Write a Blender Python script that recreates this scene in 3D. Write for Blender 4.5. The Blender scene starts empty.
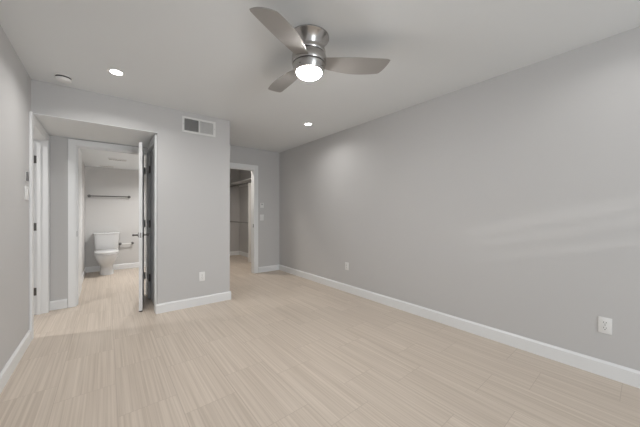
import bpy, bmesh, math
from mathutils import Vector, Matrix
R = math.radians
C = bpy.context.scene.collection
sc = bpy.context.scene

# ---------------------------------------------------------------- camera
F_PX, YAW, CAM_H = 272.5, 38.04, 1.178
cd = bpy.data.cameras.new('camera'); cam = bpy.data.objects.new('camera', cd); C.objects.link(cam)
cd.sensor_width = 36.0; cd.lens = 36.0 * F_PX / 640.0; cd.clip_start = 0.02
cd.shift_y = -0.3 / 640.0
cam.location = (0, 0, CAM_H); cam.rotation_euler = (R(90), 0, R(-YAW))
sc.camera = cam

# ---------------------------------------------------------------- view + world
sc.view_settings.view_transform = 'Standard'; sc.view_settings.look = 'None'
sc.view_settings.gamma = 1.0; sc.view_settings.use_curve_mapping = False
sc.view_settings.exposure = 0.49
w = bpy.data.worlds.new('world'); sc.world = w; w.use_nodes = True
wn = w.node_tree.nodes; wl = w.node_tree.links
bg = wn['Background']
sky = wn.new('ShaderNodeTexSky'); sky.sky_type = 'HOSEK_WILKIE'; sky.turbidity = 4.0
sky.sun_direction = (0.3, -0.5, 0.6)
wl.new(sky.outputs[0], bg.inputs[0]); bg.inputs[1].default_value = 0.9

P_DAY, P_REC, P_FAN, P_BATH, P_CLOSET, P_SUN = 41.0, 4.9, 112.0, 13.8, 9.2, 0.42

def lamp(name, kind, loc, rot, energy, color, size=None, size_y=None, parent=None, spread=None):
    d = bpy.data.lights.new(name, kind); d.energy = energy; d.color = color
    if kind == 'AREA':
        d.shape = 'RECTANGLE' if size_y else 'DISK'; d.size = size
        if size_y: d.size_y = size_y
        if spread: d.spread = spread
    elif kind == 'SUN': d.angle = size
    else: d.shadow_soft_size = size
    o = bpy.data.objects.new(name, d); C.objects.link(o); o.location = loc; o.rotation_euler = rot
    if parent: o.parent = parent
    return o
# daylight: area lamp added inside the blind, standing in for window light
lamp('daylight_fill', 'AREA', (0.95, -3.185, 1.13), (R(90), 0, 0), P_DAY, (0.88, 0.94, 1.0), 1.7, 2.0)
sd = Vector((0.60, 1.0, -0.255)).normalized()
s_ = lamp('sun', 'SUN', (1, -3, 4), sd.to_track_quat('-Z', 'Y').to_euler(), P_SUN, (1, 0.97, 0.94), R(0.9))

# ---------------------------------------------------------------- materials
def mat(name, col, rough=0.5, metal=0.0, spec=0.5, bump=None, emit=None, es=0.0, var=None):
    m = bpy.data.materials.new(name); m.use_nodes = True
    nt = m.node_tree; b = nt.nodes['Principled BSDF']
    b.inputs['Base Color'].default_value = (*col, 1); b.inputs['Roughness'].default_value = rough
    b.inputs['Metallic'].default_value = metal; b.inputs['Specular IOR Level'].default_value = spec
    if emit: b.inputs['Emission Color'].default_value = (*emit, 1); b.inputs['Emission Strength'].default_value = es
    tc = nt.nodes.new('ShaderNodeTexCoord')
    if var:
        n = nt.nodes.new('ShaderNodeTexNoise'); n.inputs['Scale'].default_value = var[0]; n.inputs['Detail'].default_value = 3
        r = nt.nodes.new('ShaderNodeMapRange'); r.inputs['To Min'].default_value = 1 - var[1]; r.inputs['To Max'].default_value = 1 + var[1]
        x = nt.nodes.new('ShaderNodeVectorMath'); x.operation = 'SCALE'; x.inputs[0].default_value = col
        nt.links.new(tc.outputs['Object'], n.inputs['Vector']); nt.links.new(n.outputs[0], r.inputs[0])
        nt.links.new(r.outputs[0], x.inputs['Scale']); nt.links.new(x.outputs[0], b.inputs['Base Color'])
    if bump:
        n = nt.nodes.new('ShaderNodeTexNoise'); n.inputs['Scale'].default_value = bump[0]; n.inputs['Detail'].default_value = 4
        bn = nt.nodes.new('ShaderNodeBump'); bn.inputs['Strength'].default_value = bump[1]; bn.inputs['Distance'].default_value = 0.002
        nt.links.new(tc.outputs['Object'], n.inputs['Vector']); nt.links.new(n.outputs[0], bn.inputs['Height'])
        nt.links.new(bn.outputs[0], b.inputs['Normal'])
    return m
M_wall = mat('wall_paint', (0.608, 0.603, 0.60), 0.55, spec=0.35, bump=(90, 0.12), var=(1.2, 0.015))
M_wall_w = mat('bathroom_paint', (0.66, 0.65, 0.64), 0.6, spec=0.3, bump=(90, 0.12))
M_closet_w = mat('closet_paint', (0.58, 0.57, 0.56), 0.6, spec=0.3, bump=(90, 0.12))
M_ceil = mat('ceiling_paint', (0.82, 0.84, 0.85), 0.8, spec=0.2, bump=(60, 0.15))
M_trim = mat('trim_paint', (0.86, 0.87, 0.875), 0.35, spec=0.45, var=(3, 0.01))
M_door = mat('door_paint', (0.84, 0.845, 0.85), 0.4, spec=0.45, var=(3, 0.01))
M_plastic = mat('white_plastic', (0.86, 0.86, 0.85), 0.35, var=(8, 0.01))
M_plastic_g = mat('grey_plastic', (0.16, 0.16, 0.16), 0.4, var=(8, 0.02))
M_slot = mat('slot_dark', (0.03, 0.03, 0.03), 0.7, var=(8, 0.02))
M_vent = mat('vent_enamel', (0.82, 0.82, 0.81), 0.45, var=(8, 0.01))
M_steel = mat('satin_nickel', (0.36, 0.35, 0.34), 0.32, metal=1.0, var=(20, 0.04))
M_porc = mat('porcelain', (0.70, 0.70, 0.70), 0.12, spec=0.6, var=(3, 0.01))
M_seat = mat('seat_plastic', (0.74, 0.74, 0.74), 0.25, var=(3, 0.01))
M_shelf = mat('shelf_white', (0.86, 0.855, 0.84), 0.4, var=(4, 0.01))
M_dark = mat('dark_nickel', (0.17, 0.165, 0.16), 0.34, metal=1.0, var=(20, 0.04))
M_blade = mat('fan_blade_silver', (0.40, 0.385, 0.37), 0.38, metal=0.4, var=(6, 0.03))
M_lens = mat('lamp_lens', (0.9, 0.9, 0.9), 0.3, emit=(1, 0.985, 0.96), es=9.0, var=(4, 0.005))
M_dome = mat('frosted_dome', (0.9, 0.9, 0.9), 0.3, emit=(1, 0.985, 0.965), es=P_FAN, var=(4, 0.005))

def brushed(name, col, rough):
    m = bpy.data.materials.new(name); m.use_nodes = True; nt = m.node_tree; b = nt.nodes['Principled BSDF']
    b.inputs['Metallic'].default_value = 1.0; b.inputs['Base Color'].default_value = (*col, 1)
    tc = nt.nodes.new('ShaderNodeTexCoord'); mp = nt.nodes.new('ShaderNodeMapping'); mp.inputs['Scale'].default_value = (2, 2, 160)
    n = nt.nodes.new('ShaderNodeTexNoise'); n.inputs['Scale'].default_value = 3
    r = nt.nodes.new('ShaderNodeMapRange'); r.inputs['To Min'].default_value = rough - .07; r.inputs['To Max'].default_value = rough + .07
    nt.links.new(tc.outputs['Object'], mp.inputs[0]); nt.links.new(mp.outputs[0], n.inputs['Vector'])
    nt.links.new(n.outputs[0], r.inputs[0]); nt.links.new(r.outputs[0], b.inputs['Roughness'])
    return m
M_nickel = brushed('brushed_nickel', (0.50, 0.485, 0.47), 0.24)

def floor_mat():
    m = bpy.data.materials.new('striated_tile'); m.use_nodes = True; nt = m.node_tree; N = nt.nodes; L = nt.links
    b = N['Principled BSDF']
    tc = N.new('ShaderNodeTexCoord'); sp = N.new('ShaderNodeSeparateXYZ'); L.new(tc.outputs['Object'], sp.inputs[0])
    def mth(op, a, c=None):
        n = N.new('ShaderNodeMath'); n.operation = op
        for i, v in enumerate((a, c)):
            if v is None: continue
            if isinstance(v, (int, float)): n.inputs[i].default_value = v
            else: L.new(v, n.inputs[i])
        return n.outputs[0]
    yy = mth('SUBTRACT', sp.outputs[1], mth('MULTIPLY', sp.outputs[0], 0.03))
    cb = N.new('ShaderNodeCombineXYZ')
    # brick rows run along world Y; brick length 0.615, row height 0.31
    L.new(mth('ADD', yy, 6.15 + 0.11), cb.inputs[0]); L.new(mth('ADD', sp.outputs[0], 6.2 - 0.05), cb.inputs[1])
    br = N.new('ShaderNodeTexBrick'); L.new(cb.outputs[0], br.inputs['Vector'])
    br.offset = 0.64; br.offset_frequency = 2; br.squash = 1.0
    br.inputs['Scale'].default_value = 1.0; br.inputs['Brick Width'].default_value = 0.615; br.inputs['Row Height'].default_value = 0.31
    br.inputs['Mortar Size'].default_value = 0.0016; br.inputs['Mortar Smooth'].default_value = 0.3; br.inputs['Bias'].default_value = 0.0
    br.inputs['Color1'].default_value = (0, 0, 0, 1); br.inputs['Color2'].default_value = (1, 1, 1, 1); br.inputs['Mortar'].default_value = (.5, .5, .5, 1)
    seed = mth('MULTIPLY', br.outputs['Color'], 37.0)
    def stri(scx, scy, detail, rough):
        mp = N.new('ShaderNodeMapping'); mp.inputs['Scale'].default_value = (scx, scy, 1); L.new(tc.outputs['Object'], mp.inputs[0])
        n = N.new('ShaderNodeTexNoise'); n.noise_dimensions = '4D'; n.inputs['Scale'].default_value = 1
        n.inputs['Detail'].default_value = detail; n.inputs['Roughness'].default_value = rough
        L.new(mp.outputs[0], n.inputs['Vector']); L.new(seed, n.inputs['W']); return n.outputs[0]
    a = stri(85, 0.9, 3, 0.6); c = stri(14, 0.5, 2, 0.5)
    v = mth('ADD', mth('MULTIPLY', a, 0.78), mth('MULTIPLY', c, 0.22))
    rmp = N.new('ShaderNodeValToRGB'); L.new(v, rmp.inputs[0])
    e = rmp.color_ramp.elements
    e[0].position = 0.37; e[0].color = FL_D; e[1].position = 0.63; e[1].color = FL_L
    tone = N.new('ShaderNodeMapRange'); L.new(br.outputs['Color'], tone.inputs[0]); tone.inputs['To Min'].default_value = 0.975; tone.inputs['To Max'].default_value = 1.02
    vm = N.new('ShaderNodeVectorMath'); vm.operation = 'SCALE'; L.new(rmp.outputs[0], vm.inputs[0]); L.new(tone.outputs[0], vm.inputs['Scale'])
    mx = N.new('ShaderNodeMix'); mx.data_type = 'RGBA'; L.new(br.outputs['Fac'], mx.inputs[0]); L.new(vm.outputs[0], mx.inputs[6]); mx.inputs[7].default_value = FL_G
    L.new(mx.outputs[2], b.inputs['Base Color'])
    rg = N.new('ShaderNodeMapRange'); L.new(v, rg.inputs[0]); rg.inputs['To Min'].default_value = 0.30; rg.inputs['To Max'].default_value = 0.50
    L.new(rg.outputs[0], b.inputs['Roughness']); b.inputs['Specular IOR Level'].default_value = 0.4
    return m
FL_D = (0.56, 0.477, 0.395, 1); FL_L = (0.715, 0.625, 0.537, 1); FL_G = (0.50, 0.42, 0.35, 1)
M_floor = floor_mat()

def glass_mat():
    m = bpy.data.materials.new('window_glass'); m.use_nodes = True; nt = m.node_tree; nt.nodes.clear()
    o = nt.nodes.new('ShaderNodeOutputMaterial'); t = nt.nodes.new('ShaderNodeBsdfTransparent'); g = nt.nodes.new('ShaderNodeBsdfGlossy')
    g.inputs['Roughness'].default_value = 0.02; mx = nt.nodes.new('ShaderNodeMixShader'); mx.inputs[0].default_value = 0.06
    nt.links.new(t.outputs[0], mx.inputs[1]); nt.links.new(g.outputs[0], mx.inputs[2]); nt.links.new(mx.outputs[0], o.inputs[0])
    return m
M_glass = glass_mat()

# ---------------------------------------------------------------- helpers
def bx(bm, x0, x1, y0, y1, z0, z1, bev=0.0, seg=2):
    r = bmesh.ops.create_cube(bm, size=1.0)
    vs = r['verts']
    for v in vs:
        v.co = Vector(((x0 + x1) / 2 + v.co.x * (x1 - x0), (y0 + y1) / 2 + v.co.y * (y1 - y0), (z0 + z1) / 2 + v.co.z * (z1 - z0)))
    if bev:
        es = {e for v in vs for e in v.link_edges}
        bmesh.ops.bevel(bm, geom=list(es), offset=bev, segments=seg, affect='EDGES', profile=0.5)
def lathe(bm, prof, n=48, center=(0, 0, 0), axis='Z', cap0=True, cap1=True):
    rings = []
    c = Vector(center)
    for (r, h) in prof:
        ring = []
        for i in range(n):
            a = 2 * math.pi * i / n
            p = (r * math.cos(a), r * math.sin(a), h)
            if axis == 'X': p = (h, p[0], p[1])
            if axis == 'Y': p = (p[1], h, p[0])
            ring.append(bm.verts.new(c + Vector(p)))
        rings.append(ring)
    for k in range(len(rings) - 1):
        for i in range(n):
            j = (i + 1) % n
            bm.faces.new((rings[k][i], rings[k][j], rings[k + 1][j], rings[k + 1][i]))
    if cap0: bm.faces.new(rings[0][::-1])
    if cap1: bm.faces.new(rings[-1])
def loft(bm, secs, n=32, p=2.0):
    """stack of super-ellipse sections: (z, cx, cy, rx, ry_front, ry_back)"""
    rings = []
    for (z, cx, cy, rx, rf, rb) in secs:
        ring = []
        for i in range(n):
            a = 2 * math.pi * i / n; ca, sa = math.cos(a), math.sin(a)
            ex = 2.0 / p
            x = rx * math.copysign(abs(ca) ** ex, ca); y = (rb if sa > 0 else rf) * math.copysign(abs(sa) ** ex, sa)
            ring.append(bm.verts.new((cx + x, cy + y, z)))
        rings.append(ring)
    for k in range(len(rings) - 1):
        for i in range(n):
            j = (i + 1) % n
            bm.faces.new((rings[k][i], rings[k][j], rings[k + 1][j], rings[k + 1][i]))
    bm.faces.new(rings[0][::-1]); bm.faces.new(rings[-1])
def tube(bm, pts, r, n=12):
    pts = [Vector(p) for p in pts]; rings = []
    up = None
    for i, p in enumerate(pts):
        d = (pts[min(i + 1, len(pts) - 1)] - pts[max(i - 1, 0)]).normalized()
        if up is None: up = Vector((0, 0, 1)) if abs(d.z) < 0.9 else Vector((1, 0, 0))
        s = d.cross(up).normalized(); u = s.cross(d).normalized(); up = u
        rings.append([bm.verts.new(p + r * (math.cos(2 * math.pi * k / n) * s + math.sin(2 * math.pi * k / n) * u)) for k in range(n)])
    for a, b in zip(rings, rings[1:]):
        for i in range(n):
            j = (i + 1) % n; bm.faces.new((a[i], a[j], b[j], b[i]))
    bm.faces.new(rings[0][::-1]); bm.faces.new(rings[-1])
def obj(name, bm, m, parent=None, smooth=False, label=None):
    bmesh.ops.recalc_face_normals(bm, faces=bm.faces[:])
    me = bpy.data.meshes.new(name); bm.to_mesh(me); bm.free(); me.materials.append(m)
    if smooth:
        me.polygons.foreach_set('use_smooth', [True] * len(me.polygons))
        me.set_sharp_from_angle(angle=R(35))
    o = bpy.data.objects.new(name, me); C.objects.link(o)
    if parent: o.parent = parent
    if label: o['label'] = label
    return o
def boxes(name, lst, m, parent=None, bev=0.0, label=None, kind=None, smooth=False):
    bm = bmesh.new()
    for b in lst: bx(bm, *b, bev=bev)
    o = obj(name, bm, m, parent, smooth, label)
    if kind: o['kind'] = kind
    return o
def struct(name, lst, m, label, cat, bev=0.0, smooth=False):
    o = boxes(name, lst, m, bev=bev, kind='structure', smooth=smooth); o['label'] = label; o['category'] = cat; return o
def thing(name, label, cat, loc=(0, 0, 0), rotz=0.0, group=None, kind=None):
    o = bpy.data.objects.new(name, None); C.objects.link(o); o.location = loc; o.rotation_euler = (0, 0, rotz)
    o.empty_display_size = 0.05
    o['label'] = label; o['category'] = cat
    if group: o['group'] = group
    if kind: o['kind'] = kind
    return o
def copy_tree(o, parent=None):
    c = o.copy(); C.objects.link(c); c.parent = parent
    for ch in list(o.children): copy_tree(ch, c)
    return c

# ---------------------------------------------------------------- dimensions
XL, XR, YP, YB, YR, H = -0.561, 2.834, 3.696, 4.995, -3.20, 2.44
XA0, XA1, YA = XL, 0.466, 4.62            # door alcove
ZS = 2.12                                 # dropped alcove ceiling
DH = 2.04                                 # door opening height
XPR = 1.325                               # right end of the partition
T = 0.12
LD0, LD1 = 3.69, 4.53                     # left wall door opening (Y)
BD0, BD1 = -0.312, 0.461                  # bathroom door opening (X)
CD0, CD1 = 3.80, 4.42                     # linen closet opening (Y)
WD0, WD1 = 1.51, 2.275                    # walk in closet opening (X)
BXL, BXR, BY, BZ = -0.34, 1.30, 7.10, 2.11
KX, KY = 2.97, 7.50
W0, W1, WZ0, WZ1 = 0.05, 1.85, 0.12, 2.26   # unseen window added behind the camera

# ---------------------------------------------------------------- structure
struct('floor', [(-2.6, 3.2, YR - T, 7.7, -0.1, 0.0)], M_floor, 'beige striated rectangular floor tiles running through the room', 'floor')
struct('ceiling', [(-2.6, 3.2, YR - T, 7.7, H, H + 0.1)], M_ceil, 'flat light grey-white bedroom ceiling', 'ceiling')
struct('wall_right', [(XR, XR + T, YR - T, YB + T, 0, H)], M_wall, 'long plain grey wall on the right', 'wall')
struct('wall_left', [(XL - T, XL, YR - T, LD0, 0, H), (XL - T, XL, LD0, LD1, DH, H), (XL - T, XL, LD1, YA + T, 0, H)], M_wall, 'grey wall on the left, ending at a white door casing', 'wall')
struct('wall_partition', [(XA1, XPR, YP, CD0, 0, H), (XL, XA1, YP, CD0, ZS + 0.006, H), (XPR - T, XPR, CD0, YB, 0, H)], M_wall, 'grey wall with the air vent, beside the opening to the bathroom', 'wall')
struct('wall_alcove_side', [(XA1, XA1 + T, CD0, CD1, DH, H), (XA1, XA1 + T, CD1, YA + T, 0, H)], M_wall, 'narrow side wall behind the open bathroom door', 'wall')
struct('wall_alcove_end', [(XL, BD0, YA, YA + T, 0, H), (BD1, XA1, YA, YA + T, 0, H), (BD0, BD1, YA, YA + T, DH, H)], M_wall, 'grey wall around the bathroom doorway', 'wall')
struct('ceiling_alcove', [(XL, XA1, YP + 0.001, YA, ZS, ZS + 0.006), (XL, XA1, CD0, YA, ZS + 0.006, H)], M_ceil, 'lowered ceiling in front of the bathroom doorway', 'ceiling')
struct('wall_far', [(XPR - T, WD0, YB, YB + T, 0, H), (WD1, XR, YB, YB + T, 0, H), (WD0, WD1, YB, YB + T, DH, H)], M_wall, 'grey far wall with the closet doorway', 'wall')
struct('wall_rear', [(XL - T, W0, YR - T, YR, 0, H), (W1, XR + T, YR - T, YR, 0, H), (W0, W1, YR - T, YR, 0, WZ0), (W0, W1, YR - T, YR, WZ1, H)], M_wall, 'grey wall with the window, behind the viewer', 'wall')
# bathroom shell
struct('wall_bathroom_left', [(BXL - T, BXL, YA + T, BY + T, 0, H)], M_wall_w, 'pale left wall of the bathroom', 'wall')
struct('trim_5', [(BXL, BXL + 0.035, YA + T, 5.6, 0, BZ)], M_trim, 'white side panel just inside the bathroom doorway', 'trim')
struct('wall_bathroom_right', [(BXR, BXR + T, YA + T, BY + T, 0, H)], M_wall_w, 'pale right wall of the bathroom', 'wall')
struct('wall_bathroom_back', [(BXL, BXR, BY, BY + T, 0, H)], M_wall_w, 'pale bathroom wall behind the toilet', 'wall')
struct('wall_bathroom_front', [(XA1, BXR, YA + T + 0.001, YA + T + 0.06, 0, H)], M_wall_w, 'bathroom side of the wall beside its doorway', 'wall')
struct('ceiling_bathroom', [(BXL, BXR, YA + T, BY, BZ, H)], M_ceil, 'low white bathroom ceiling', 'ceiling')
# walk-in closet shell
struct('wall_closet_right', [(KX, KX + T, YB + T, KY + T, 0, H)], M_closet_w, 'right wall of the walk-in closet under the shelf', 'wall')
struct('wall_closet_back', [(1.42, KX, KY, KY + T, 0, H)], M_closet_w, 'back wall of the walk-in closet', 'wall')
struct('wall_closet_left', [(1.42, 1.50, YB + T, KY, 0, H)], M_closet_w, 'left wall of the walk-in closet', 'wall')
struct('wall_closet_front', [(WD1 + 0.0, KX, YB + T, YB + T + 0.005, 0, H)], M_closet_w, 'closet side of the far wall', 'wall')
# room behind the left doorway, inside of linen closet
struct('wall_side_room', [(-2.6, XL - T, 2.9, 3.0, 0, H), (-2.6, XL - T, 5.3, 5.4, 0, H), (-2.7, -2.6, 2.9, 5.4, 0, H), (XL - T - 0.005, XL - T, YA + T, 5.3, 0, H)], M_wall, 'walls of the side room beyond the left doorway', 'wall')
struct('wall_linen_closet', [(1.05, 1.09, CD0, YA + T, 0, H)], M_wall, 'back wall inside the linen closet', 'wall')

# baseboards: profile box plus a stepped cap
BH, BT = 0.112, 0.015
def baseboard(name, segs, label):
    bm = bmesh.new()
    for (x0, x1, y0, y1) in segs:
        if (x1 - x0) < (y1 - y0):
            w, f = (x1, x0) if x1 in (XR, KX) else (x0, x1)
            m = f + (w - f) * 0.65
            pr = [(w, 0), (f, 0), (f, BH - 0.016), (m, BH - 0.003), (m, BH), (w, BH)]
            ra = [bm.verts.new((a, y0, b)) for a, b in pr]; rb = [bm.verts.new((a, y1, b)) for a, b in pr]
        else:
            w, f = (y0, y1) if y0 == YR else (y1, y0)
            m = f + (w - f) * 0.65
            pr = [(w, 0), (f, 0), (f, BH - 0.016), (m, BH - 0.003), (m, BH), (w, BH)]
            ra = [bm.verts.new((x0, a, b)) for a, b in pr]; rb = [bm.verts.new((x1, a, b)) for a, b in pr]
        for i in range(6):
            j = (i + 1) % 6; bm.faces.new((ra[i], ra[j], rb[j], rb[i]))
        bm.faces.new(ra[::-1]); bm.faces.new(rb)
    o = obj(name, bm, M_trim); o['kind'] = 'structure'; o['label'] = label; o['category'] = 'baseboard'
baseboard('baseboard_right', [(XR - BT, XR, YR, YB)], 'white baseboard along the long right wall')
baseboard('baseboard_left', [(XL, XL + BT, YR, LD0 - 0.08)], 'white baseboard along the left wall')
baseboard('baseboard_partition', [(XA1 - BT, XPR + BT, YP - BT, YP), (XPR, XPR + BT, YP, YB)], 'white baseboard under the wall with the outlet and vent')
baseboard('baseboard_far', [(WD1 + 0.085, XR - BT, YB - BT, YB)], 'white baseboard right of the closet doorway')
baseboard('baseboard_alcove', [(XL + 0.018, BD0 - 0.075, YA - BT, YA)], 'short white baseboard left of the bathroom doorway')
baseboard('baseboard_bathroom', [(BXL, BXR, BY - BT, BY), (BXL, BXL + BT, 5.6, BY - BT)], 'white baseboard behind the toilet')
baseboard('baseboard_closet', [(1.50, KX, KY - BT, KY), (KX - BT, KX, YB + T + 0.01, KY - BT)], 'white baseboard around the walk-in closet')
baseboard('baseboard_rear', [(XL + BT, XR - BT, YR, YR + BT)], 'white baseboard under the window')

# door casings (trims) -------------------------------------------------------
CT = 0.018
def casing_x(name, x0, x1, yface, wd, label, side=-1, wl=None, wr=None, top=None, jd=T):
    """casing round an opening in a wall that faces -Y; also the jamb lining"""
    wl = wd if wl is None else wl; wr = wd if wr is None else wr; top = wd if top is None else top
    L = [(x0 - wl, x0, yface - CT, yface, 0, DH + top), (x1, x1 + wr, yface - CT, yface, 0, DH + top), (x0, x1, yface - CT, yface, DH, DH + top),
         (x0 - 0.001, x0 + 0.012, yface - CT + 0.004, yface + jd, 0, DH), (x1 - 0.012, x1 + 0.001, yface - CT + 0.004, yface + jd, 0, DH), (x0 + 0.012, x1 - 0.012, yface - CT + 0.004, yface + jd, DH - 0.012, DH),
         (x0 + 0.012, x0 + 0.024, yface + 0.045, yface + 0.08, 0, DH - 0.012), (x1 - 0.019, x1 - 0.012, yface + 0.045, yface + 0.08, 0, DH - 0.012), (x0 + 0.024, x1 - 0.019, yface + 0.045, yface + 0.08, DH - 0.024, DH - 0.012)]
    return struct(name, L, M_trim, label, 'door casing', bev=0.003)
def casing_y(name, y0, y1, xface, sgn, wd, label, jd=T, top=None):
    """casing on a wall whose room face is x = xface; sgn +1 projects to +X"""
    a, b = sorted((xface, xface + sgn * CT)); c, d = sorted((xface + sgn * (CT - 0.004), xface - sgn * jd)); e, f = sorted((xface - sgn * 0.045, xface - sgn * 0.08))
    top = wd if top is None else top
    L = [(a, b, y0 - wd, y0, 0, DH + top), (a, b, y1, y1 + wd, 0, DH + top), (a, b, y0, y1, DH, DH + top),
         (c, d, y0 - 0.001, y0 + 0.012, 0, DH), (c, d, y1 - 0.012, y1 + 0.001, 0, DH), (c, d, y0 + 0.012, y1 - 0.012, DH - 0.012, DH),
         (e, f, y0 + 0.012, y0 + 0.024, 0, DH - 0.012), (e, f, y1 - 0.024, y1 - 0.012, 0, DH - 0.012)]
    return struct(name, L, M_trim, label, 'door casing', bev=0.003)
casing_y('trim_1', LD0, LD1, XL, 1, 0.075, 'white casing of the doorway in the left wall')
casing_x('trim_2', BD0, BD1, YA, 0.068, 'white casing of the bathroom doorway', wr=0.004)
casing_y('trim_3', CD0 + 0.0, CD1, XA1, -1, 0.07, 'white casing of the linen closet behind the open bathroom door')
casing_x('trim_4', WD0, WD1, YB, 0.075, 'white casing of the walk-in closet doorway')

# doors --------------------------------------------------------------------
def hinge(parent, x, y, z, dx=0.0, dy=0.03):
    bm = bmesh.new()
    lathe(bm, [(0.0085, -0.05), (0.0085, 0.05)], 12, (x, y, z))
    bx(bm, min(x, x + dx) - (0.0015 if dx == 0 else 0), max(x, x + dx) + (0.0015 if dx == 0 else 0), min(y, y + dy) - (0.0015 if dy == 0 else 0), max(y, y + dy) + (0.0015 if dy == 0 else 0), z - 0.044, z + 0.044)
    return obj('hinge', bm, M_dark, parent, True, 'brushed nickel hinge')
def lever(parent, x, y, z, side, along=1):
    """lever handle on a slab lying in the YZ plane, standing out to side*X, grip running along +Y"""
    bm = bmesh.new()
    pr = [(0.031, 0.0), (0.031, 0.006), (0.026, 0.010), (0.012, 0.012), (0.010, 0.045), (0.013, 0.05), (0.013, 0.062), (0.010, 0.066)]
    lathe(bm, [(r, side * h) for r, h in pr], 28, (x, y, z), 'X')
    tube(bm, [(x + side * 0.056, y, z), (x + side * 0.060, y + along * 0.03, z + 0.001), (x + side * 0.062, y + along * 0.07, z - 0.001), (x + side * 0.060, y + along * 0.115, z - 0.004)], 0.0095, 12)
    return obj('lever_handle', bm, M_dark, parent, True, 'brushed nickel lever handle')
# bathroom door, open 90+ degrees towards the viewer. local: hinge pin at origin, slab runs along -Y
d2 = thing('door_2', 'white bathroom door standing open edge-on with lever handles', 'door', (0.419, YA - 0.022, 0), R(-6.7), kind='structure')
DW = 0.725
boxes('door_slab', [(-0.035, 0.0, -DW, -0.004, 0.012, DH - 0.016)], M_door, d2, bev=0.002)
boxes('latch_plate', [(-0.027, -0.008, -DW - 0.0015, -DW + 0.001, 0.885, 0.945)], M_steel, d2, label='nickel latch plate')
boxes('door_shoe', [(-0.035, 0.0, -DW - 0.002, -DW + 0.012, 0.003, 0.012)], M_slot, d2, label='dark rubber shoe')
lever(d2, -0.035, -DW + 0.062, 0.915, -1); lever(d2, 0.0, -DW + 0.062, 0.915, 1)
for z in (0.29, 1.03, 1.78): hinge(d2, 0.008, 0.0, z, 0.0, -0.03)
# side-room door swung away through the left doorway
d1 = thing('door_1', 'white door swung open beyond the left doorway, hinged on its far jamb', 'door', (XL - T - 0.004, LD1 - 0.014, 0), 0, kind='structure')
boxes('door_slab', [(-0.80, -0.004, -0.037, -0.002, 0.012, DH - 0.016)], M_door, d1, bev=0.002)
for z in (0.27, 1.02, 1.80):
    hinge(d1, 0.006, -0.006, z, 0.04, 0.0)
# linen closet door, closed, in its jamb
d3 = thing('door_3', 'white linen closet door closed behind the open bathroom door', 'door', (XA1 + 0.006, CD1 - 0.014, 0), 0, kind='structure')
boxes('door_slab', [(0.0, 0.035, -(CD1 - CD0) + 0.03, -0.002, 0.012, DH - 0.016)], M_door, d3, bev=0.002)
for z in (0.29, 1.03, 1.78): hinge(d3, -0.008, -0.002, z, 0.0, -0.05)
# strike plate on walk-in closet jamb
sp_ = boxes('strike_plate', [(WD1 - 0.0145, WD1 - 0.0115, YB + 0.0, YB + 0.03, 0.90, 0.965)], M_steel); sp_['label'] = 'small dark strike plate on the closet door jamb'; sp_['category'] = 'strike plate'

sp2 = boxes('strike_plate', [(BD0 + 0.0115, BD0 + 0.0145, YA + 0.005, YA + 0.035, 0.88, 0.95)], M_dark); sp2['label'] = 'small strike plate on the left jamb of the bathroom doorway'; sp2['category'] = 'strike plate'

# unseen window and blind, added as a source for the room light ---------------------------------------------------
wd_ = thing('window_1', 'white framed unseen window, added behind the viewer as a light source', 'window', (0, 0, 0), 0, kind='structure')
fy0, fy1 = YR - 0.09, YR - 0.03
boxes('window_frame', [(W0, W0 + 0.05, fy0, fy1, WZ0, WZ1), (W1 - 0.05, W1, fy0, fy1, WZ0, WZ1), (W0 + 0.05, W1 - 0.05, fy0, fy1, WZ0, WZ0 + 0.05), (W0 + 0.05, W1 - 0.05, fy0, fy1, WZ1 - 0.05, WZ1), ((W0 + W1) / 2 - 0.025, (W0 + W1) / 2 + 0.025, fy0, fy1, WZ0 + 0.05, WZ1 - 0.05)], M_trim, wd_)
boxes('pane', [(W0 + 0.05, W1 - 0.05, YR - 0.062, YR - 0.058, WZ0 + 0.05, WZ1 - 0.05)], M_glass, wd_)
boxes('window_sill', [(W0 - 0.03, W1 + 0.03, YR, YR + 0.04, WZ0 - 0.025, WZ0)], M_trim, wd_, bev=0.004)

wb = thing('window_blind', 'unseen white horizontal blind added in the window, with gaps for sun streaks', 'window blind', (0, 0, 0))
SL = []
z = WZ0 + 0.04
while z < WZ1 - 0.09:
    if not any(abs(z + 0.025 - g) < 0.026 for g in (1.85, 1.98, 2.11)): SL.append((W0 + 0.004, W1 - 0.004, YR - 0.022, YR - 0.019, z, z + 0.0502))  # slat gaps shaped so the sun throws streaks on the right wall
    else: SL.append((W0 + 0.004, W1 - 0.004, YR - 0.022, YR - 0.019, z, z + 0.012))
    z += 0.05
boxes('slats', SL, M_plastic, wb)
boxes('head_rail', [(W0 + 0.004, W1 - 0.004, YR - 0.028, YR - 0.010, z, WZ1 - 0.001)], M_plastic, wb)
boxes('bottom_rail', [(W0 + 0.004, W1 - 0.004, YR - 0.028, YR - 0.012, WZ0 + 0.0, WZ0 + 0.04)], M_plastic, wb)

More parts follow.
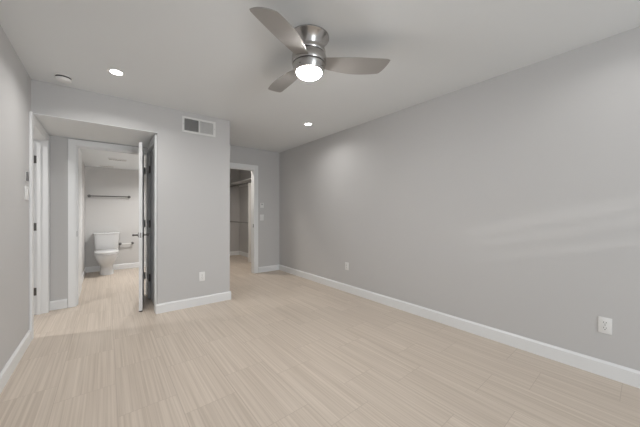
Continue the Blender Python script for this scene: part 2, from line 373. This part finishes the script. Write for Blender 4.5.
# ---------------------------------------------------------------- ceiling fan
fan = thing('ceiling_fan', 'brushed nickel flush ceiling fan with three silver blades and a lit dome', 'ceiling fan', (1.146, 1.592, H))
def fan_part(name, prof, m, label=None):
    prof = [(a, b * 0.945) for a, b in prof]; bm = bmesh.new(); lathe(bm, prof, 72); return obj(name, bm, m, fan, True, label)
fan_part('mounting_plate', [(0.138, 0.0), (0.144, -0.003), (0.144, -0.010), (0.139, -0.016), (0.133, -0.020), (0.090, -0.085), (0.090, -0.092)], M_nickel)
fan_part('collar', [(0.094, -0.088), (0.108, -0.092), (0.116, -0.100), (0.118, -0.118), (0.112, -0.130), (0.100, -0.132)], M_nickel)
fan_part('gap_ring', [(0.108, -0.128), (0.108, -0.142)], M_slot, 'dark gap ring')
fan_part('motor_housing', [(0.108, -0.138), (0.120, -0.141), (0.124, -0.150), (0.1235, -0.200), (0.120, -0.206), (0.117, -0.207)], M_nickel)
fan_part('groove_ring', [(0.114, -0.204), (0.114, -0.214)], M_slot, 'dark groove')
fan_part('light_kit_band', [(0.115, -0.211), (0.1185, -0.214), (0.1175, -0.222), (0.104, -0.262), (0.098, -0.266), (0.092, -0.266)], M_nickel)
dome = [(0.092 * math.cos(R(a)), -0.264 - 0.045 * math.sin(R(a))) for a in range(0, 88, 6)] + [(0.002, -0.3091)]
fan_part('light_dome', dome, M_dome, 'glowing white dome')
for k in range(4):
    bm = bmesh.new(); a = R(20 + 90 * k)
    lathe(bm, [(0.003, 0.0), (0.003, 0.004), (0.001, 0.0055)], 10, (0, 0, 0), 'X')
    o = obj('set_screw', bm, M_slot, fan, True); o.location = (0.1145 * math.cos(a), 0.1145 * math.sin(a), -0.232); o.rotation_euler = (0, R(15), a)
def blade_mesh():
    bm = bmesh.new(); n, mseg = 30, 10
    r0, r1 = 0.095, 0.558
    top, bot = [], []
    for i in range(n + 1):
        t = i / n; x = r0 + (r1 - r0) * t
        wv = 0.050 + 0.036 * math.sin(min(1, t / 0.62) * math.pi / 2) - 0.010 * max(0, (t - 0.55) / 0.45) ** 2
        if t > 0.955: wv *= 1 - 0.10 * ((t - 0.955) / 0.045) ** 3
        off = 0.012 * math.sin(t * math.pi)
        pitch = R(-13 + 3 * t)
        rt, rb = [], []
        for j in range(mseg + 1):
            s = -1 + 2 * j / mseg
            y = off + wv * s
            xx = x + (-0.020 * s * t ** 6) + 0.018 * (1 - s * s) * t ** 10 * 0.6
            zc = 0.004 * (1 - s * s); th = 0.0035 * (1 - 0.7 * s ** 4)
            for lst, sg in ((rt, 1), (rb, -1)):
                zz = zc + sg * th
                lst.append(bm.verts.new((xx, y * math.cos(pitch) - zz * math.sin(pitch), y * math.sin(pitch) + zz * math.cos(pitch))))
        top.append(rt); bot.append(rb)
    for i in range(n):
        for j in range(mseg):
            bm.faces.new((top[i][j], top[i + 1][j], top[i + 1][j + 1], top[i][j + 1]))
            bm.faces.new((bot[i][j + 1], bot[i + 1][j + 1], bot[i + 1][j], bot[i][j]))
        for j in (0, mseg):
            bm.faces.new((top[i][j], bot[i][j], bot[i + 1][j], top[i + 1][j]) if j == 0 else (top[i + 1][j], bot[i + 1][j], bot[i][j], top[i][j]))
    for i in (0, n):
        for j in range(mseg):
            bm.faces.new((top[i][j], top[i][j + 1], bot[i][j + 1], bot[i][j]) if i == 0 else (top[i][j + 1], top[i][j], bot[i][j], bot[i][j + 1]))
    return bm
BLADE_A, BLADE_Z = -32.5, -0.178
b0 = obj('blade', blade_mesh(), M_blade, fan, True)
b0.location = (0, 0, BLADE_Z)
for k in range(3):
    b = b0 if k == 0 else b0.copy()
    if k: C.objects.link(b); b.parent = fan
    b.rotation_euler = (0, 0, R(BLADE_A + 120 * k))

# ---------------------------------------------------------------- recessed ceiling lights
def downlight(x, y, z, label, power, color=(1, 0.98, 0.955), group=None):
    t = thing('recessed_light', label, 'recessed light', (x, y, z), 0, group)
    bm = bmesh.new()
    lathe(bm, [(0.046, 0.0), (0.068, 0.0), (0.069, -0.003), (0.066, -0.006), (0.047, -0.004), (0.046, 0.0)], 48, cap0=False, cap1=False); obj('trim_ring', bm, M_plastic, t, True)
    bm = bmesh.new(); lathe(bm, [(0.047, 0.0), (0.047, -0.0025), (0.03, -0.0035), (0.002, -0.004)], 48); obj('lens', bm, M_lens, t, True, 'glowing white lens')
    l = lamp('downlight_lamp', 'AREA', (0, 0, -0.007), (0, 0, 0), power, color, 0.088, parent=t, spread=R(150))
    return t
downlight(0.067, 3.042, H, 'lit recessed ceiling light near the smoke detector', P_REC)
downlight(2.245, 3.14, H, 'lit recessed ceiling light close to the far right corner', P_REC * 0.65)
downlight(2.30, 0.13, H, 'lit recessed ceiling light just above the top right of view', P_REC * 0.22)
downlight(0.067, 0.13, H, 'lit recessed ceiling light overhead, behind the viewer', P_REC * 0.15)
downlight(0.75, 6.0, BZ, 'unseen recessed light added in the bathroom ceiling', P_BATH, (1, 0.99, 0.97))  # unseen lamp added as the source of the bathroom light
downlight(1.80, 5.55, H, 'lit recessed light in the walk-in closet ceiling', P_CLOSET, (1, 0.93, 0.85))

downlight(-1.35, 4.0, H, 'unseen light added in the side room to brighten the alcove', 9.0)  # unseen lamp added so light spills through the doorway into the alcove

# smoke detector
sd_ = thing('smoke_detector', 'white round smoke detector on the ceiling by the left wall', 'smoke detector', (-0.315, 3.44, H))
bm = bmesh.new(); lathe(bm, [(0.066, 0.0), (0.066, -0.008), (0.060, -0.010)], 40); obj('base_plate', bm, M_plastic, sd_, True)
bm = bmesh.new(); lathe(bm, [(0.054, -0.009), (0.054, -0.025)], 40); obj('vent_gap', bm, M_slot, sd_, True, 'dark sensing gap')
bm = bmesh.new(); lathe(bm, [(0.056, -0.022), (0.058, -0.026), (0.054, -0.040), (0.035, -0.046), (0.002, -0.047)], 40); obj('cover', bm, M_plastic, sd_, True)

# supply air vent high on the partition
v = thing('air_vent', 'white two-panel air vent grille high on the grey wall', 'air vent', (0.931, YP, 2.282))
VW, VH = 0.201, 0.098
boxes('frame', [(-VW, VW, -0.010, 0, VH - 0.024, VH), (-VW, VW, -0.010, 0, -VH, -VH + 0.024), (-VW, -VW + 0.026, -0.010, 0, -VH + 0.024, VH - 0.024), (VW - 0.026, VW, -0.010, 0, -VH + 0.024, VH - 0.024), (-0.008, 0.008, -0.009, 0, -VH + 0.024, VH - 0.024)], M_vent, v, bev=0.002)
boxes('duct_opening', [(-VW + 0.02, VW - 0.02, -0.002, -0.0005, -VH + 0.02, VH - 0.02)], M_slot, v, label='dark duct opening')
def louvre_bank(x0, x1, ang):
    bm = bmesh.new(); n = 16
    for i in range(n):
        x = x0 + (x1 - x0) * (i + 0.5) / n; dx = 0.0042 * math.sin(ang); dy = 0.0042 * math.cos(ang)
        f = [bm.verts.new((x - dx + e, -0.0065 - s * dy, z)) if False else bm.verts.new((x + s * dx + e, -0.0062 + s * dy, z)) for (s, e, z) in
             ((-1, -.0007, -VH + .024), (1, -.0007, -VH + .024), (1, -.0007, VH - .024), (-1, -.0007, VH - .024), (-1, .0007, -VH + .024), (1, .0007, -VH + .024), (1, .0007, VH - .024), (-1, .0007, VH - .024))]
        for q in ((0, 1, 2, 3), (7, 6, 5, 4), (0, 4, 5, 1), (1, 5, 6, 2), (2, 6, 7, 3), (3, 7, 4, 0)): bm.faces.new([f[k] for k in q])
    return bm
obj('louvre_panel', louvre_bank(-VW + 0.026, -0.008, R(26)), M_vent, v)
obj('louvre_panel', louvre_bank(0.008, VW - 0.026, R(60)), M_vent, v)
for sx in (-1, 1):
    bm = bmesh.new(); lathe(bm, [(0.004, -0.0095), (0.004, -0.011), (0.002, -0.012)], 12, (sx * (VW - 0.013), 0, 0), 'Y'); obj('screw', bm, M_steel, v, True)

# ---------------------------------------------------------------- wall plates. local frame: plate in XZ plane, room side is -Y
def outlet(label, loc, rotz, wide=1.0, quad=False, group=None):
    t = thing('wall_outlet', label, 'wall outlet', loc, rotz, group)
    hw = 0.035
    boxes('cover_plate', [(-hw, hw, -0.006, 0, -0.058, 0.058)], M_plastic, t, bev=0.002, smooth=True)
    for z in (0.0195, -0.0195):
        bm = bmesh.new(); lathe(bm, [(0.0168, -0.005), (0.0168, -0.0075), (0.0160, -0.0085)], 28, (0, 0, z), 'Y')
        r = obj('receptacle', bm, M_plastic, t, True)
        boxes('slot', [(-0.0078, -0.0052, -0.0088, -0.0080, z - 0.001, z + 0.0085), (0.0052, 0.0078, -0.0088, -0.0080, z + 0.0, z + 0.0075), (-0.0026, 0.0026, -0.0088, -0.0080, z - 0.0105, z - 0.0060)], M_slot, r, label='dark socket slots')
    bm = bmesh.new(); lathe(bm, [(0.003, -0.0055), (0.003, -0.0070), (0.0015, -0.0076)], 12, (0, 0, 0), 'Y'); obj('screw', bm, M_steel, t, True)
    return t
outlet('white outlet on the grey wall below the air vent', (0.965, YP, 0.365), 0)
outlet('white duplex outlet on the right wall nearest the viewer', (XR, 0.281, 0.368), R(-90), quad=True)
outlet('small distant white outlet at mid length of the right wall', (XR, 2.965, 0.385), R(-90))
def switch(label, loc, rotz, hw, hh, n=1, proj=0.006):
    t = thing('light_switch', label, 'light switch', loc, rotz)
    boxes('cover_plate', [(-hw, hw, -proj, 0, -hh, hh)], M_plastic, t, bev=0.002, smooth=True)
    for i in range(n):
        cx = (i - (n - 1) / 2) * 0.046
        boxes('rocker', [(cx - 0.0165, cx + 0.0165, -proj - 0.004, -proj + 0.001, -0.033, 0.033)], M_plastic, t, bev=0.0015, smooth=True)
    return t
switch('white light switch plate right of the closet doorway, the lower of two', (2.435, YB, 1.092), 0, 0.042, 0.060)
tt = thing('thermostat', 'small white thermostat above the switch right of the closet doorway', 'thermostat', (2.433, YB, 1.333))
boxes('body', [(-0.036, 0.036, -0.018, 0, -0.050, 0.050)], M_plastic, tt, bev=0.004, smooth=True)
boxes('display', [(-0.022, 0.022, -0.0188, -0.0175, 0.005, 0.035)], mat('display_grey', (0.55, 0.56, 0.56), 0.25, var=(8, .02)), tt, label='grey display')
switch('white light switch plate on the left wall, just below a small dark control', (XL, 3.49, 1.355), R(90), 0.050, 0.060, 1, 0.009)
rc = thing('fan_control', 'small dark grey control on the left wall above a white switch', 'wall control', (XL, 3.49, 1.502), R(90))
boxes('body', [(-0.018, 0.018, -0.016, 0, -0.040, 0.040)], M_plastic_g, rc, bev=0.004, smooth=True)
boxes('wall_plate', [(-0.024, 0.024, -0.003, 0, -0.046, 0.046)], M_plastic, rc, bev=0.0015, smooth=True)

# ---------------------------------------------------------------- bathroom
to = thing('toilet', 'white two-piece toilet against the bathroom back wall', 'toilet', (0.0, BY, 0))
# local y: 0 at wall, negative towards the viewer
bm = bmesh.new(); loft(bm, [(0.395, 0, -0.115, 0.165, 0.08, 0.08), (0.41, 0, -0.115, 0.178, 0.090, 0.090), (0.60, 0, -0.115, 0.197, 0.097, 0.097), (0.755, 0, -0.115, 0.205, 0.100, 0.100)], 40, 6.0); obj('tank', bm, M_porc, to, True)
bm = bmesh.new(); loft(bm, [(0.755, 0, -0.115, 0.210, 0.105, 0.103), (0.762, 0, -0.115, 0.216, 0.110, 0.106), (0.782, 0, -0.115, 0.216, 0.110, 0.106), (0.79, 0, -0.115, 0.208, 0.102, 0.10)], 40, 6.0); obj('tank_lid', bm, M_porc, to, True)
bm = bmesh.new(); loft(bm, [(0.0, 0, -0.36, 0.112, 0.165, 0.20), (0.02, 0, -0.36, 0.112, 0.165, 0.20), (0.04, 0, -0.36, 0.104, 0.155, 0.19), (0.14, 0, -0.36, 0.098, 0.155, 0.19), (0.19, 0, -0.37, 0.106, 0.185, 0.20), (0.24, 0, -0.395, 0.136, 0.232, 0.215), (0.30, 0, -0.41, 0.165, 0.268, 0.225), (0.36, 0, -0.42, 0.182, 0.287, 0.24), (0.392, 0, -0.42, 0.186, 0.290, 0.25), (0.40, 0, -0.42, 0.180, 0.284, 0.245)], 48, 2.3); obj('bowl', bm, M_porc, to, True)
bm = bmesh.new(); loft(bm, [(0.22, 0, -0.15, 0.09, 0.10, 0.09), (0.36, 0, -0.14, 0.15, 0.12, 0.11), (0.398, 0, -0.13, 0.165, 0.12, 0.10)], 32, 3.0); obj('tank_shelf', bm, M_porc, to, True)
bm = bmesh.new(); loft(bm, [(0.402, 0, -0.43, 0.184, 0.286, 0.20), (0.406, 0, -0.43, 0.190, 0.292, 0.205), (0.418, 0, -0.43, 0.190, 0.292, 0.205), (0.422, 0, -0.43, 0.184, 0.286, 0.20)], 48, 2.25); obj('seat', bm, M_seat, to, True)
bm = bmesh.new(); loft(bm, [(0.427, 0, -0.43, 0.184, 0.286, 0.20), (0.431, 0, -0.43, 0.190, 0.291, 0.205), (0.452, 0, -0.43, 0.188, 0.288, 0.203), (0.464, 0, -0.43, 0.165, 0.258, 0.18)], 48, 2.25); obj('seat_lid', bm, M_seat, to, True)
bm = bmesh.new(); lathe(bm, [(0.018, 0.788), (0.018, 0.794), (0.015, 0.796)], 24, (0, -0.115, 0)); obj('flush_button', bm, M_steel, to, True, 'nickel flush button')

tb = thing('towel_bar', 'dark metal towel bar on the wall above the toilet', 'towel bar', (0.05, BY, 1.522))
bm = bmesh.new(); tube(bm, [(-0.335, -0.06, 0), (0.335, -0.06, 0)], 0.011, 14); obj('bar', bm, M_dark, tb, True)
def post(parent, x, y1=-0.072):
    bm = bmesh.new(); lathe(bm, [(0.028, 0), (0.028, -0.010), (0.018, -0.016), (0.016, y1 + 0.014), (0.020, y1 + 0.004), (0.018, y1 - 0.004)], 24, (x, 0, 0), 'Y'); obj('bracket', bm, M_dark, parent, True)
for x in (-0.325, 0.325): post(tb, x)
ph = thing('toilet_paper_holder', 'empty metal paper holder bar on the wall right of the toilet', 'paper holder', (0.327, BY, 0.535))
bm = bmesh.new(); tube(bm, [(-0.10, -0.065, 0), (0.10, -0.065, 0)], 0.010, 14); obj('roller', bm, M_plastic, ph, True, 'white roller')
for x in (-0.105, 0.105): post(ph, x, -0.08)
# bathroom ceiling vents
def slot_vent(label, loc, L, Wd):
    t = thing('ceiling_vent', label, 'ceiling vent', loc)
    boxes('grille_frame', [(-L / 2, L / 2, -Wd / 2, -0.016, -0.008, 0), (-L / 2, L / 2, 0.016, Wd / 2, -0.008, 0), (-L / 2, -L / 2 + 0.02, -0.016, 0.016, -0.008, 0), (L / 2 - 0.02, L / 2, -0.016, 0.016, -0.008, 0)], M_vent, t, bev=0.002)
    boxes('slot', [(-L / 2 + 0.01, L / 2 - 0.01, -0.014, 0.014, -0.0085, -0.001)], M_slot, t, label='dark vent slot')
slot_vent('slotted exhaust vent on the bathroom ceiling, nearer the doorway', (0.15, 5.92, BZ), 0.26, 0.16)
slot_vent('slotted vent on the bathroom ceiling over the toilet', (0.0, 6.86, BZ), 0.24, 0.14)

# ---------------------------------------------------------------- walk-in closet fittings
XS = 2.67
sh = thing('closet_shelf', 'long white upper closet shelf with a hanging rod below', 'shelf', (0, 0, 0))
boxes('shelf_board', [(XS, KX, YB + T + 0.02, KY, 1.985, 2.005)], M_shelf, sh, bev=0.002)
boxes('cleat', [(KX - 0.014, KX, YB + T + 0.02, KY, 1.915, 1.985)], M_shelf, sh)
bm = bmesh.new(); tube(bm, [(XS + 0.035, YB + T + 0.02, 1.915), (XS + 0.035, KY, 1.915)], 0.016, 14); obj('hanging_rod', bm, M_steel, sh, True, 'metal hanging rod')
pn = thing('closet_divider', 'white upright divider panel holding the closet shelves', 'divider', (0, 0, 0))
boxes('panel', [(XS, KX - BT, 6.18, 6.20, 0.0, 1.913)], M_shelf, pn, bev=0.001)
lo = thing('lower_closet_rod', 'lower closet hanging rod at waist height, below the long shelf', 'closet rod', (0, 0, 0))
for y in (6.205, KY - 0.005):
    bm = bmesh.new(); lathe(bm, [(0.026, -0.005), (0.026, 0.005)], 20, (XS + 0.035, y, 0.945), 'Y'); obj('end_socket', bm, M_steel, lo, True)
bm = bmesh.new(); tube(bm, [(XS + 0.035, 6.20, 0.945), (XS + 0.035, KY, 0.945)], 0.013, 14); obj('hanging_rod', bm, M_steel, lo, True, 'metal hanging rod')
